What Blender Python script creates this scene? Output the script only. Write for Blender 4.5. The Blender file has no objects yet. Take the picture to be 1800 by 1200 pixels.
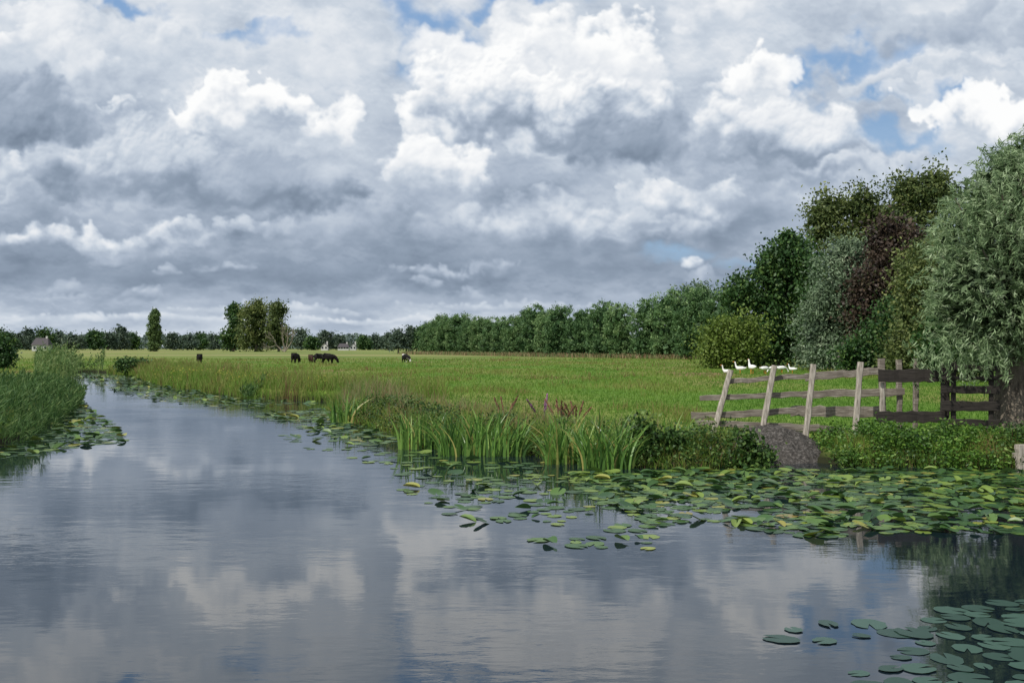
import bpy, math, random
import numpy as np
from mathutils import Vector, Euler
rng = np.random.default_rng(7); random.seed(7)
S = bpy.context.scene; C = S.collection
H = 2.4; F = 1750.0; HY = 610.0; GZ = 0.45
def W(px, py, d): return Vector(((px-900)/F*d, d, H+(HY-py)/F*d))
def G(px, py, z=0.0):
    d = (H-z)*F/(py-HY); return ((px-900)/F*d, d)
# ------------------------------------------------------------------ mesh helpers
def mesh_np(name, V, Fc, mat, v=None, smooth=False):
    me = bpy.data.meshes.new(name)
    V = np.asarray(V, dtype=np.float32).reshape(-1, 3); Fc = np.asarray(Fc, dtype=np.int32)
    k = Fc.shape[1]; n = len(Fc)
    me.vertices.add(len(V)); me.vertices.foreach_set('co', V.ravel())
    me.loops.add(n*k); me.loops.foreach_set('vertex_index', Fc.ravel())
    me.polygons.add(n); me.polygons.foreach_set('loop_start', np.arange(0, n*k, k, dtype=np.int32))
    try: me.polygons.foreach_set('loop_total', np.full(n, k, dtype=np.int32))
    except Exception: pass
    me.polygons.foreach_set('use_smooth', np.full(n, smooth, dtype=bool))
    if v is not None:
        a = me.attributes.new('v', 'FLOAT', 'POINT'); a.data.foreach_set('value', np.asarray(v, dtype=np.float32))
    me.update(calc_edges=True); me.validate()
    if mat: me.materials.append(mat)
    return me
def link(name, me, parent=None, loc=None):
    o = bpy.data.objects.new(name, me); C.objects.link(o)
    if parent: o.parent = parent
    if loc is not None: o.location = loc
    return o
def tag(o, label=None, cat=None, group=None, kind=None):
    if label: o['label'] = label
    if cat: o['category'] = cat
    if group: o['group'] = group
    if kind: o['kind'] = kind
    return o
def empty(name, label, cat, loc=(0,0,0), rz=0, group=None):
    o = bpy.data.objects.new(name, None); C.objects.link(o); o.location = loc; o.rotation_euler = (0,0,rz)
    o.empty_display_size = .2
    return tag(o, label, cat, group)
def copy_tree(o, parent=None):
    c = o.copy(); C.objects.link(c); c.parent = parent
    for ch in list(o.children): copy_tree(ch, c)
    return c
def tube(path, radii, sides=8, jit=0.0):
    P = np.array([list(p) for p in path], float); n = len(P); V = []
    for i in range(n):
        t = P[min(i+1, n-1)]-P[max(i-1, 0)]; t /= np.linalg.norm(t)+1e-9
        a = np.cross(t, [0.13, 1, 0.07]) if abs(t[1]) < .9 else np.cross(t, [1, 0, 0.1])
        a /= np.linalg.norm(a); b = np.cross(t, a)
        for s in range(sides):
            th = 2*math.pi*s/sides; r = radii[i]*(1+jit*(random.random()-.5))
            V.append(P[i]+r*(math.cos(th)*a+math.sin(th)*b))
    Fc = []
    for i in range(n-1):
        for s in range(sides):
            s2 = (s+1) % sides
            Fc.append((i*sides+s, i*sides+s2, (i+1)*sides+s2, (i+1)*sides+s))
    return np.array(V), np.array(Fc)
def merge(parts):
    V = []; Fc = []; o = 0; A = []
    for p in parts:
        V.append(p[0]); Fc.append(p[1]+o); o += len(p[0])
        if len(p) > 2: A.append(p[2])
    return np.concatenate(V), np.concatenate(Fc), (np.concatenate(A) if A else None)
def unit(a): return a/(np.linalg.norm(a, axis=1, keepdims=True)+1e-9)
def rsph(n): return unit(rng.normal(size=(n, 3)))
def leafq(c, d, L, Wd, v):
    n = len(c); d = unit(d); s = unit(np.cross(d, rsph(n)))
    L = np.broadcast_to(L, (n,))[:, None]; Wd = np.broadcast_to(Wd, (n,))[:, None]
    V = np.stack([c-d*L*.5, c+s*Wd*.5-d*L*.05, c+d*L*.5, c-s*Wd*.5-d*L*.05], 1).reshape(-1, 3)
    return V, np.arange(n*4).reshape(n, 4), np.repeat(v, 4)
def blades(base, h, w, lean, v, segs=3, power=2.0, tipw=0.05):
    n = len(base); th = rng.uniform(0, math.pi, n)
    side = np.stack([np.cos(th), np.sin(th)*.5, np.zeros(n)], 1)
    rows = []
    for k in range(segs+1):
        t = k/segs
        pos = base.copy(); ln = lean*(h[:, None])*(t**power)
        pos[:, :2] += ln; pos[:, 2] += h*t*(1-0.25*np.minimum(1, np.linalg.norm(lean, axis=1))*t)
        ww = (w*((1-t)**.6*(1-tipw)+tipw)*.5)[:, None]
        rows += [pos-side*ww, pos+side*ww]
    V = np.stack(rows, 1); m = 2*(segs+1); V = V.reshape(-1, 3)
    q = np.array([[2*k, 2*k+1, 2*k+3, 2*k+2] for k in range(segs)])
    Fc = (np.arange(n)[:, None, None]*m+q[None]).reshape(-1, 4)
    return V, Fc, np.repeat(v, m)
_ph = [(rng.uniform(-1, 1, 2), rng.uniform(0, 6.28)) for _ in range(14)]
def vnoise(x, y, s):
    r = 0
    for i, (k, p) in enumerate(_ph): r = r+np.sin((x*k[0]+y*k[1])*s*(1+.35*i)+p+i)/(1+.12*i)
    return r/5.0
_tab = np.random.default_rng(3).uniform(0, 2*math.pi, (256, 256)); _GX = np.cos(_tab); _GY = np.sin(_tab)
def perlin(x, y, sd=0):
    x = x+sd*17.31; y = y+sd*9.77
    xi = np.floor(x).astype(np.int64); yi = np.floor(y).astype(np.int64); fx = x-xi; fy = y-yi
    u = fx*fx*fx*(fx*(fx*6-15)+10); v = fy*fy*fy*(fy*(fy*6-15)+10)
    def g(a, b): 
        i = (xi+a) & 255; j = (yi+b) & 255; return _GX[i, j]*(fx-a)+_GY[i, j]*(fy-b)
    a = g(0,0); b = g(1,0); c = g(0,1); d = g(1,1)
    return (a+(b-a)*u+((c+(d-c)*u)-(a+(b-a)*u))*v)*1.5
def fbm(x, y, octv=5, sd=0, ro=.5, bil=False):
    r = 0; am = 1; t = 0
    for o in range(octv):
        n = perlin(x, y, sd+o); r = r+am*(np.abs(n)*2-.55 if bil else n); t += am; am *= ro; x = x*2.03; y = y*2.03
    return r/t
# ------------------------------------------------------------------ materials
def newmat(name):
    m = bpy.data.materials.new(name); m.use_nodes = True; nt = m.node_tree; nt.nodes.clear()
    out = nt.nodes.new('ShaderNodeOutputMaterial'); return m, nt, out
def ramp(nt, stops, fac=None):
    r = nt.nodes.new('ShaderNodeValToRGB'); e = r.color_ramp.elements
    e[0].position = stops[0][0]; e[0].color = (*stops[0][1], 1)
    e[1].position = stops[-1][0]; e[1].color = (*stops[-1][1], 1)
    for p, c in stops[1:-1]:
        x = e.new(p); x.color = (*c, 1)
    if fac is not None: nt.links.new(fac, r.inputs[0])
    return r
def leafmat(name, stops, trans=.3, rough=.55, back=1.25, spec=.35, gain=1.0, vary=.16):
    m, nt, out = newmat(name); N = nt.nodes; Lk = nt.links
    stops = [(p_, tuple(min(.8, c*gain) for c in col)) for p_, col in stops]
    at = N.new('ShaderNodeAttribute'); at.attribute_name = 'v'
    oi = N.new('ShaderNodeObjectInfo')
    ad = N.new('ShaderNodeMath'); ad.operation = 'MULTIPLY_ADD'; Lk.new(oi.outputs['Random'], ad.inputs[0]); ad.inputs[1].default_value = vary
    Lk.new(at.outputs['Fac'], ad.inputs[2])
    sb = N.new('ShaderNodeMath'); sb.operation = 'SUBTRACT'; Lk.new(ad.outputs[0], sb.inputs[0]); sb.inputs[1].default_value = vary/2
    r = ramp(nt, stops, sb.outputs[0])
    g = N.new('ShaderNodeNewGeometry')
    mx = N.new('ShaderNodeMix'); mx.data_type = 'RGBA'; mx.blend_type = 'MULTIPLY'
    Lk.new(g.outputs['Backfacing'], mx.inputs[0]); Lk.new(r.outputs[0], mx.inputs[6]); mx.inputs[7].default_value = (back, back, back, 1)
    p = N.new('ShaderNodeBsdfPrincipled'); p.inputs['Roughness'].default_value = rough
    p.inputs['Specular IOR Level'].default_value = spec
    Lk.new(mx.outputs[2], p.inputs['Base Color'])
    t = N.new('ShaderNodeBsdfTranslucent'); Lk.new(mx.outputs[2], t.inputs['Color'])
    ms = N.new('ShaderNodeMixShader'); ms.inputs[0].default_value = trans
    Lk.new(p.outputs[0], ms.inputs[1]); Lk.new(t.outputs[0], ms.inputs[2]); Lk.new(ms.outputs[0], out.inputs[0])
    return m
def noisemat(name, stops, scale=(1,1,1), nscale=5, detail=8, rough=.8, bump=0.0, bdist=.02, coord='Object', spec=.3):
    m, nt, out = newmat(name); N = nt.nodes; Lk = nt.links
    tc = N.new('ShaderNodeTexCoord'); mp = N.new('ShaderNodeMapping'); mp.inputs['Scale'].default_value = scale
    Lk.new(tc.outputs[coord], mp.inputs[0])
    no = N.new('ShaderNodeTexNoise'); no.inputs['Scale'].default_value = nscale; no.inputs['Detail'].default_value = detail
    no.inputs['Roughness'].default_value = .65
    Lk.new(mp.outputs[0], no.inputs['Vector'])
    r = ramp(nt, stops, no.outputs['Fac'])
    p = N.new('ShaderNodeBsdfPrincipled'); p.inputs['Roughness'].default_value = rough; p.inputs['Specular IOR Level'].default_value = spec
    Lk.new(r.outputs[0], p.inputs['Base Color'])
    if bump:
        b = N.new('ShaderNodeBump'); b.inputs['Strength'].default_value = bump; b.inputs['Distance'].default_value = bdist
        Lk.new(no.outputs['Fac'], b.inputs['Height']); Lk.new(b.outputs[0], p.inputs['Normal'])
    Lk.new(p.outputs[0], out.inputs[0]); return m
M = {}
M['willow_near'] = leafmat('willow_leaves', [(0,(.09,.15,.065)),(.5,(.25,.35,.175)),(1,(.46,.55,.36))], .42, .5, 1.2, .4)
M['willow_core'] = leafmat('willow_inner_shade', [(0,(.03,.055,.022)),(1,(.07,.115,.045))], .1, .7, 1)  # darker copy of the willow leaf colour, crown shade put into it
M['willow_row'] = leafmat('row_leaves', [(0,(.025,.06,.02)),(.5,(.065,.125,.042)),(1,(.15,.22,.09))], .25, .6, 1.2, gain=1.4, vary=.34)
M['willow_silver'] = leafmat('silver_leaves', [(0,(.06,.09,.055)),(.5,(.11,.16,.09)),(1,(.2,.24,.16))], .25, .6, 1.3, gain=1.3)
M['oak'] = leafmat('oak_leaves', [(0,(.012,.035,.01)),(.6,(.03,.07,.018)),(1,(.08,.13,.03))], .25, .55, 1.1, gain=1.5)
M['olive'] = leafmat('olive_leaves', [(0,(.03,.05,.015)),(.5,(.07,.095,.028)),(1,(.14,.16,.05))], .3, .6, 1.1, gain=1.5)
M['copper'] = leafmat('copper_leaves', [(0,(.016,.012,.01)),(.5,(.04,.027,.02)),(.8,(.065,.045,.028)),(1,(.05,.065,.025))], .2, .6, 1.1, gain=1.3)
M['lime'] = leafmat('lime_leaves', [(0,(.05,.085,.015)),(.5,(.1,.15,.025)),(1,(.17,.22,.05))], .3, .6, 1.1, gain=1.3)
M['far'] = leafmat('far_hazed_leaves', [(0,(.035,.06,.045)),(.5,(.06,.09,.06)),(1,(.1,.13,.085))], .1, .8, 1, gain=1.3)  # distance haze mixed into the leaf colour, paler and bluer
M['far_wood'] = leafmat('far_wood_hazed_leaves', [(0,(.05,.075,.075)),(1,(.09,.12,.1))], .1, .8, 1, gain=1.5)  # horizon haze put into the colour as a blue tint
M['poplar'] = leafmat('poplar_leaves', [(0,(.03,.06,.02)),(1,(.1,.15,.05))], .2, .7, 1.1, gain=1.5)
M['bramble'] = leafmat('bramble_leaves', [(0,(.015,.04,.01)),(.5,(.045,.1,.02)),(1,(.19,.27,.07))], .25, .5, 1.15, .3)
M['nettle'] = leafmat('nettle_leaves', [(0,(.03,.08,.012)),(.5,(.08,.18,.025)),(1,(.18,.3,.05))], .35, .5, 1.1)
M['iris'] = leafmat('iris_leaves', [(0,(.03,.08,.015)),(.45,(.1,.22,.04)),(.8,(.2,.34,.07)),(1,(.36,.32,.1))], .35, .38, 1.1, .5)
M['reed'] = leafmat('reed_leaves', [(0,(.025,.065,.018)),(.5,(.065,.13,.035)),(1,(.17,.22,.08))], .3, .6, 1.1, .25, gain=1.15)
M['grass'] = leafmat('grass_blades', [(0,(.075,.175,.018)),(.3,(.12,.23,.03)),(.5,(.165,.245,.042)),(.7,(.23,.25,.07)),(.85,(.23,.165,.075)),(1,(.16,.08,.05))], .35, .6, 1.0, .2)
M['straw'] = leafmat('straw_grass', [(0,(.1,.16,.045)),(.5,(.23,.22,.1)),(.8,(.3,.2,.12)),(1,(.22,.1,.07))], .3, .7, 1.0)
M['brown'] = leafmat('dock_seed', [(0,(.08,.035,.02)),(1,(.17,.085,.045))], .1, .8, 1.0)
M['yellow'] = leafmat('yellow_petals', [(0,(.4,.36,.05)),(1,(.55,.5,.1))], .3, .6, 1.0)
M['pink'] = leafmat('pink_petals', [(0,(.2,.08,.16)),(1,(.35,.16,.3))], .3, .6, 1.0)
M['pad'] = leafmat('pad_skin', [(0,(.025,.065,.022)),(.35,(.05,.115,.027)),(.65,(.12,.2,.035)),(.85,(.26,.31,.05)),(1,(.24,.19,.06))], .12, .4, 1.1, .5)
M['pad_dull'] = leafmat('sunken_pad_skin', [(0,(.015,.042,.03)),(1,(.045,.095,.07))], .05, .4, 1.0, .4)
M['bark'] = noisemat('bark', [(.3,(.04,.032,.025)),(.7,(.24,.205,.16))], (1,1,.25), 9, 8, .9, 1.0, .06)
M['deadwood'] = noisemat('bare_wood', [(.3,(.14,.12,.09)),(.7,(.3,.26,.21))], (1,1,.4), 3, 4, .9)
M['wood'] = noisemat('weathered_wood', [(.25,(.1,.085,.07)),(.45,(.28,.25,.21)),(.7,(.5,.46,.4))], (1,1,.15), 26, 10, .85, .6, .01, 'Object')
M['rail'] = noisemat('weathered_rail', [(.25,(.06,.05,.04)),(.5,(.18,.155,.13)),(.72,(.38,.35,.3))], (.12,1,1.6), 22, 10, .85, .6, .01, 'Object')
M['darkwood'] = noisemat('dark_wood', [(.3,(.012,.01,.009)),(.75,(.055,.047,.04))], (.15,1,1.4), 20, 8, .8, .5, .008)  # very dark brown tone shared by barrier and gate boards
M['stone'] = noisemat('gravel', [(.3,(.018,.016,.014)),(.5,(.055,.05,.045)),(.75,(.21,.195,.18))], (1,1,1), 16, 12, .95, 1, .05)
# ------------------------------------------------------------------ river outline and ground
RB = [(1800,826),(1640,822),(1470,821),(1380,818),(1240,826),(1100,822),(1000,812),(930,802),(840,797),(740,788),(690,765),(640,748),(585,738),(578,722),(600,706),(520,704),(450,701),(370,690),(290,678),(258,669),(240,662),(190,655)]
LB = [(150,653),(118,657),(122,668),(132,680),(138,700),(122,722),(88,750),(50,772),(0,790)]
poly = [(60,-40),(60,17),(30,18.5),(16,19.2)]+[G(*p) for p in RB]+[G(*p) for p in LB]+[(-14.5,20),(-22,14),(-60,6),(-60,-40)]
PA = np.array(poly); PB = np.roll(PA, -1, 0); cx0, cy0 = G(1402, 815)
def sdist(x, y):
    x = np.asarray(x, float); y = np.asarray(y, float)
    d = np.full(x.shape, 1e9); ins = np.zeros(x.shape, bool)
    for a, b in zip(PA, PB):
        ab = b-a; t = np.clip(((x-a[0])*ab[0]+(y-a[1])*ab[1])/(ab@ab), 0, 1)
        d = np.minimum(d, np.hypot(x-a[0]-t*ab[0], y-a[1]-t*ab[1]))
        c = (a[1] > y) != (b[1] > y)
        xi = (b[0]-a[0])*(y-a[1])/((b[1]-a[1]) if b[1] != a[1] else 1e-9)+a[0]
        ins ^= c & (x < xi)
    return np.where(ins, -d, d)
def gz(x, y):
    x = np.asarray(x, float); y = np.asarray(y, float)
    s = sdist(x, y)+.12*vnoise(x, y, 1.3)
    t = np.clip((s+.45)/1.35, 0, 1); t = t*t*(3-2*t)
    z = -.55+(GZ+.55)*t+.035*vnoise(x, y, .35)*t
    dip = np.clip(1.5-np.abs(x-cx0)*1.25, 0, 1)*np.clip((cy0+2.0-y)*1.5, 0, 1)*np.clip((y-cy0+1.0), 0, 1)
    return z-.4*dip
ys = np.concatenate([np.linspace(-60, 3, 16)[:-1], 3*np.exp(np.linspace(0, math.log(6000/3), 500))])
ss = np.linspace(-1.6, 1.6, 400)
YY, SS = np.meshgrid(ys, ss, indexing='ij'); XX = SS*(np.abs(YY)+12)
zz = gz(XX.ravel(), YY.ravel())
nr, nc = YY.shape; idx = np.arange(nr*nc).reshape(nr, nc)
Fg = np.stack([idx[:-1,:-1], idx[:-1,1:], idx[1:,1:], idx[1:,:-1]], -1).reshape(-1, 4)
m, nt, out = newmat('meadow'); N = nt.nodes; Lk = nt.links
tc = N.new('ShaderNodeNewGeometry')
def nz(scale, det, vec=(1,1,1)):
    mp = N.new('ShaderNodeMapping'); mp.inputs['Scale'].default_value = vec; Lk.new(tc.outputs['Position'], mp.inputs[0])
    n = N.new('ShaderNodeTexNoise'); n.inputs['Scale'].default_value = scale; n.inputs['Detail'].default_value = det
    Lk.new(mp.outputs[0], n.inputs['Vector']); return n.outputs['Fac']
r1 = ramp(nt, [(.34,(.075,.16,.018)),(.47,(.11,.19,.028)),(.56,(.17,.2,.048)),(.66,(.2,.14,.07))], nz(.11, 7, (1,.4,1)))
r2 = ramp(nt, [(.3,(.5,.5,.5)),(.7,(1.3,1.3,1.3))], nz(2.5, 6))
mx = N.new('ShaderNodeMix'); mx.data_type = 'RGBA'; mx.blend_type = 'MULTIPLY'; mx.inputs[0].default_value = 1
Lk.new(r1.outputs[0], mx.inputs[6]); Lk.new(r2.outputs[0], mx.inputs[7])
sx = N.new('ShaderNodeSeparateXYZ'); Lk.new(tc.outputs['Position'], sx.inputs[0])
mr = N.new('ShaderNodeMapRange'); mr.inputs[1].default_value = 90; mr.inputs[2].default_value = 230; Lk.new(sx.outputs[1], mr.inputs[0])
mf = N.new('ShaderNodeMix'); mf.data_type = 'RGBA'; Lk.new(mr.outputs[0], mf.inputs[0]); Lk.new(mx.outputs[2], mf.inputs[6])
rf = ramp(nt, [(.38,(.11,.16,.04)),(.5,(.17,.205,.058)),(.62,(.24,.22,.1))], nz(.02, 6, (.4,1.4,1)))
Lk.new(rf.outputs[0], mf.inputs[7])
mz = N.new('ShaderNodeMapRange'); mz.inputs[1].default_value = .1; mz.inputs[2].default_value = .38; Lk.new(sx.outputs[2], mz.inputs[0])
me_ = N.new('ShaderNodeMix'); me_.data_type = 'RGBA'; Lk.new(mz.outputs[0], me_.inputs[0]); me_.inputs[6].default_value = (.02,.022,.01,1); Lk.new(mf.outputs[2], me_.inputs[7])
p = N.new('ShaderNodeBsdfPrincipled'); p.inputs['Roughness'].default_value = .95; p.inputs['Specular IOR Level'].default_value = .1
Lk.new(me_.outputs[2], p.inputs['Base Color']); Lk.new(p.outputs[0], out.inputs[0])
g = link('ground', mesh_np('ground', np.stack([XX.ravel(), YY.ravel(), zz], 1), Fg, m, smooth=True)); tag(g, kind='structure')
# water
m, nt, out = newmat('water'); N = nt.nodes; Lk = nt.links
tc = N.new('ShaderNodeNewGeometry')
a = nz(1.6, 2, (.7,1.3,1)); b = nz(9, 3, (.6,1.5,1)); c = nz(.2, 3, (.8,1.1,1))
mm = N.new('ShaderNodeMath'); mm.operation = 'MULTIPLY_ADD'; Lk.new(b, mm.inputs[0]); mm.inputs[1].default_value = .2; Lk.new(a, mm.inputs[2])
rc = ramp(nt, [(.42,(.15,.15,.15)),(.62,(1,1,1))], c)
bp = N.new('ShaderNodeBump'); Lk.new(rc.outputs[0], bp.inputs['Strength']); bp.inputs['Distance'].default_value = .0075; Lk.new(mm.outputs[0], bp.inputs['Height'])
p = N.new('ShaderNodeBsdfPrincipled'); p.inputs['Base Color'].default_value = (.006,.012,.018,1); p.inputs['Roughness'].default_value = .028; p.inputs['IOR'].default_value = 1.65
Lk.new(bp.outputs[0], p.inputs['Normal']); Lk.new(p.outputs[0], out.inputs[0])
w = link('water', mesh_np('water', [(-70,-50,0),(70,-50,0),(70,125,0),(-70,125,0)], [(0,1,2,3)], m)); tag(w, kind='structure')
# ------------------------------------------------------------------ trees
def crown_pts(lobes, nclump, per, sig, inner=.0, zclip=.8, lump=.18):
    L = np.array(lobes, float); wt = (L[:,3]*L[:,4]*L[:,5])**.667; wt /= wt.sum()
    k = rng.choice(len(L), nclump, p=wt); d = rsph(nclump)
    d[:, 1] = np.where(rng.random(nclump) < .3, -np.abs(d[:, 1]), d[:, 1])
    r = 1-np.abs(rng.normal(0, .16, nclump)); r = np.where(rng.random(nclump) < inner, rng.uniform(.2, .8, nclump), r)
    r = r*(1+lump*np.sin(d[:, 0]*5+k)*np.sin(d[:, 2]*6+2*k))
    cc = L[k, :3]+d*L[k, 3:6]*r[:, None]
    if zclip > 0: cc[:, 2] = np.maximum(cc[:, 2], rng.uniform(.1, zclip, nclump))
    tint = rng.normal(.45, .2, nclump)
    P = np.repeat(cc, per, 0)+rng.normal(size=(nclump*per, 3))*sig*np.array([1, 1, .75])*np.repeat(rng.uniform(.6, 1.35, nclump), per)[:, None]
    out = unit(np.repeat(d, per, 0))
    return P, out, np.repeat(tint, per)+rng.normal(0, .14, nclump*per), cc
def tree(name, label, cat, px, d, lobes, nclump, per, sig, leaf, mat, trunk_r=.3, trunk_h=None, up=.0, group=None, loc=None, limbs=8, zclip=.8, core=2.0, lump=.18):
    x = (px-900)/F*d if loc is None else loc[0]; y = d if loc is None else loc[1]
    root = empty(name, label, cat, (x, y, GZ-.05), 0, group)
    P, out, v, cc = crown_pts(lobes, nclump, per, sig, .2, zclip, lump)
    n = len(P); dr = out*.5+rsph(n)*.8; dr[:, 2] += up
    parts = [leafq(P, dr, leaf[0]*rng.uniform(.6, 1.3, n), leaf[1]*rng.uniform(.7, 1.3, n), v)]
    L = np.array(lobes, float)
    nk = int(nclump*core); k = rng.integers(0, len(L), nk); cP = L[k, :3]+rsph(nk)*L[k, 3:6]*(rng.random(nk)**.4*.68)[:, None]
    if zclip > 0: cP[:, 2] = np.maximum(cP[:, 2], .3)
    parts.append(leafq(cP, rsph(nk), leaf[0]*2.6, leaf[0]*2.0, np.clip(rng.normal(.1, .05, nk), 0, 1)))  # oversized core leaves block light, interior shade put into their dark tint
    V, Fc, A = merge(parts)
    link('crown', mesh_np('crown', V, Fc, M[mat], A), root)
    top = (L[:, 2]+L[:, 5]).max()
    zt = top*.4 if trunk_h is None else trunk_h
    tp = [tube([(0,0,-.3),(.05*trunk_r,0,zt*.35),(-.1*trunk_r,.05,zt*.7),(0,0,zt*1.1)], [trunk_r*1.3, trunk_r, trunk_r*.85, trunk_r*.6], 8, .15)]
    for i in rng.choice(len(cc), min(limbs, len(cc)), replace=False):
        e = cc[i]; s = np.array([0, 0, zt*rng.uniform(.7, 1.05)]); mid = s*.5+e*.5; mid[2] += .1*(e[2]-s[2])
        tp.append(tube([s, mid, e], [trunk_r*.45, trunk_r*.25, trunk_r*.08], 5, .1))
    V, Fc, _ = merge(tp); link('trunk', mesh_np('trunk', V, Fc, M['bark'], smooth=True), root)
    return root
def lob(px, d, specs):
    """lobes given by their extents seen at distance d, turned to metres about the tree base"""
    bx = (px-900)/F*d; o = []
    for (x0, x1, y0, y1) in specs:
        rx = (x1-x0)/2/F*d; rz = (y1-y0)/2/F*d
        o.append(((((x0+x1)/2)-900)/F*d-bx, rng.uniform(-.3, .3)*rx, H+(HY-(y0+y1)/2)/F*d-GZ, rx, max(rx, rz)*.75, rz))
    return o
T = [
 ('oak_tree','dark green broad oak-like tree at the left end of the right-hand wood','tree',1365,98,[(1310,1420,480,600),(1348,1425,408,510),(1275,1345,480,560),(1290,1440,550,650),(1385,1440,430,620),(1280,1360,570,650),(1320,1385,440,510),(1365,1408,398,450)],620,42,.55,(.38,.27),'oak',.4,.2),
 ('willow_tree','grey-green willow between the dark oak-like tree and the dark maroon beech','tree',1480,84,[(1420,1520,450,570),(1405,1500,510,650),(1440,1530,418,500),(1480,1550,470,600),(1400,1570,590,655)],480,44,.5,(.38,.12),'willow_silver',.35,.2),
 ('birch_tree','tall loose olive tree rising behind the grey-green willow','tree',1480,112,[(1420,1500,335,405),(1472,1552,325,400),(1410,1470,355,440),(1440,1575,370,480),(1430,1560,440,620),(1500,1575,350,430)],420,40,.6,(.38,.24),'olive',.4,.2),
 ('birch_tree','tallest olive-brown tree of the right-hand wood, behind the dark maroon beech','tree',1610,108,[(1557,1635,303,380),(1600,1675,292,380),(1540,1610,345,430),(1580,1690,350,520),(1560,1690,440,630)],460,40,.6,(.38,.24),'olive',.4,.2),
 ('copper_beech','muted dark maroon beech half hidden between greener trees','tree',1565,78,[(1530,1610,378,470),(1500,1590,440,560),(1560,1650,405,520),(1500,1560,500,600),(1490,1610,570,655)],460,42,.5,(.3,.2),'copper',.35,.2),
 ('leafy_tree','dark green bushy tree in front of the maroon beech','tree',1535,72,[(1500,1570,575,655),(1540,1600,520,640),(1470,1530,595,655)],200,34,.45,(.26,.18),'oak',.3,.18),
 ('ivy_clad_tree','dark olive tree with hanging foliage left of the big willow','tree',1612,66,[(1575,1650,430,560),(1555,1660,520,655),(1600,1690,410,600),(1545,1680,600,660)],460,40,.5,(.25,.16),'olive',.3,.2),
 ('round_shrub','bright yellow-green shrub at the foot of the dark oak-like tree','shrub',1285,92,[(1235,1310,565,645),(1262,1345,552,640),(1222,1285,595,645),(1245,1290,562,600),(1290,1330,575,645)],320,34,.6,(.3,.18),'lime',.15,.25),
 ('dark_hedge_tree','dark green tree standing in the shade behind the gate','tree',1700,56,[(1640,1760,480,640),(1620,1720,560,665),(1700,1800,500,660)],360,34,.4,(.28,.2),'oak',.25,.18),
 ('dark_hedge_tree','dark green tree at right edge behind the willow trunk','tree',1810,48,[(1740,1880,450,640),(1740,1860,560,670)],280,34,.4,(.28,.2),'oak',.25,.18),
 ('silver_willow','pale silver willow crown rising behind the right end of the pollard row','tree',1222,190,[(1195,1262,498,545),(1172,1215,520,560),(1190,1268,530,610)],190,26,.8,(.7,.35),'willow_silver',.35,.18),
]
for t in T:
    name, lab, cat, px, d, sp, nc_, per, sg, lf, mt, tr, lu = t
    tree(name, lab, cat, px, d, lob(px, d, sp), nc_, per, sg, lf, mt, tr, lump=lu, limbs=12)
# pollard willow row
protos = []
for k in range(4):
    lobes = [(rng.uniform(-.3,.3), rng.uniform(-.3,.3), 5.1, 3.3, 3.3, 3.9),(rng.uniform(-.8,.8), rng.uniform(-.8,.8), 6.3, 2.2, 2.2, 2.4),(rng.uniform(-.8,.8), rng.uniform(-.8,.8), 3.6, 2.9, 2.9, 2.8)]
    for j in range(3):
        a = j*2.1+k; lobes.append((1.1*math.cos(a), 1.1*math.sin(a), 1.8, 2.2, 2.2, 1.8))
    protos.append(lobes)
def lerp(a, b, t): return a+(b-a)*t
NR = 19; rp = []
for i in range(NR):
    t = i/(NR-1); x = lerp(-23.5, 32.5, t); y = lerp(284, 152, t); rp.append((x+rng.uniform(-.6,.6), y+rng.uniform(-1.5,1.5)))
gl = 'bushy green pollard willow in the long row behind the meadow'
pro = []
def rowscale(i):
    t = i/(NR-1); s = (1.02+.16*t)*rng.uniform(.88, 1.1); return s
for k in range(4):
    r = tree('pollard_willow', gl, 'tree', 0, 0, protos[k], 290, 44, .28, (.42,.14), 'willow_row', .4, 2.2, .35, 'row of pollard willows behind the meadow', rp[k*5], lump=.08)
    pro.append(r); r.rotation_euler[2] = rng.uniform(0, 6.28)
for i in range(NR):
    if i % 5 == 0: c = pro[i//5]
    else: c = copy_tree(pro[rng.integers(0, 4)]); c.location = (rp[i][0], rp[i][1], GZ-.05); c.rotation_euler[2] = rng.uniform(0, 6.28)
    s = rowscale(i); c.scale = (s, s, s*rng.uniform(.95, 1.12))
# lone things in the middle distance
tree('broad_willow','tallest olive willow in the middle of the clump behind the cows','tree',450,430,lob(450,430,[(425,475,530,575),(415,485,560,616),(440,466,526,560)]),220,26,1.2,(1.2,.55),'olive',.6)
tree('broad_willow','dark leafy tree at the left of the clump behind the cows','tree',410,440,lob(410,440,[(402,428,537,575),(388,428,572,616),(404,420,533,552)]),150,26,1.1,(1.2,.7),'oak',.5)
tree('broad_willow','olive tree with bare limbs at the right of the clump behind the cows','tree',490,425,lob(490,425,[(474,502,530,562),(478,508,562,614),(470,496,550,614)]),130,26,1.1,(1.2,.6),'olive',.5)
tree('poplar_tree','single tall columnar poplar standing on the far meadow','tree',271,450,lob(271,450,[(264,280,549,570),(261,282,560,585),(259,284,575,600),(259,284,590,617),(267,279,542,556)]),330,26,.45,(.8,.45),'poplar',.4)
root = empty('dead_tree','bare brownish dead tree with forked branches beside the olive clump','tree',(W(500,612,405).x,405,GZ))
parts = []
def grow(p, d, l, r, lv):
    q = p+d*l; mid = p+d*l*.5+Vector(rng.normal(0, .06*l, 3)); parts.append(tube([p, mid, q], [r, r*.8, r*.6], 5))
    if lv:
        for _ in range(3):
            nd = (d+Vector(rng.normal(0, .5, 3))+Vector((0,0,.2))).normalized(); grow(q, nd, l*rng.uniform(.5,.8), r*.55, lv-1)
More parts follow.
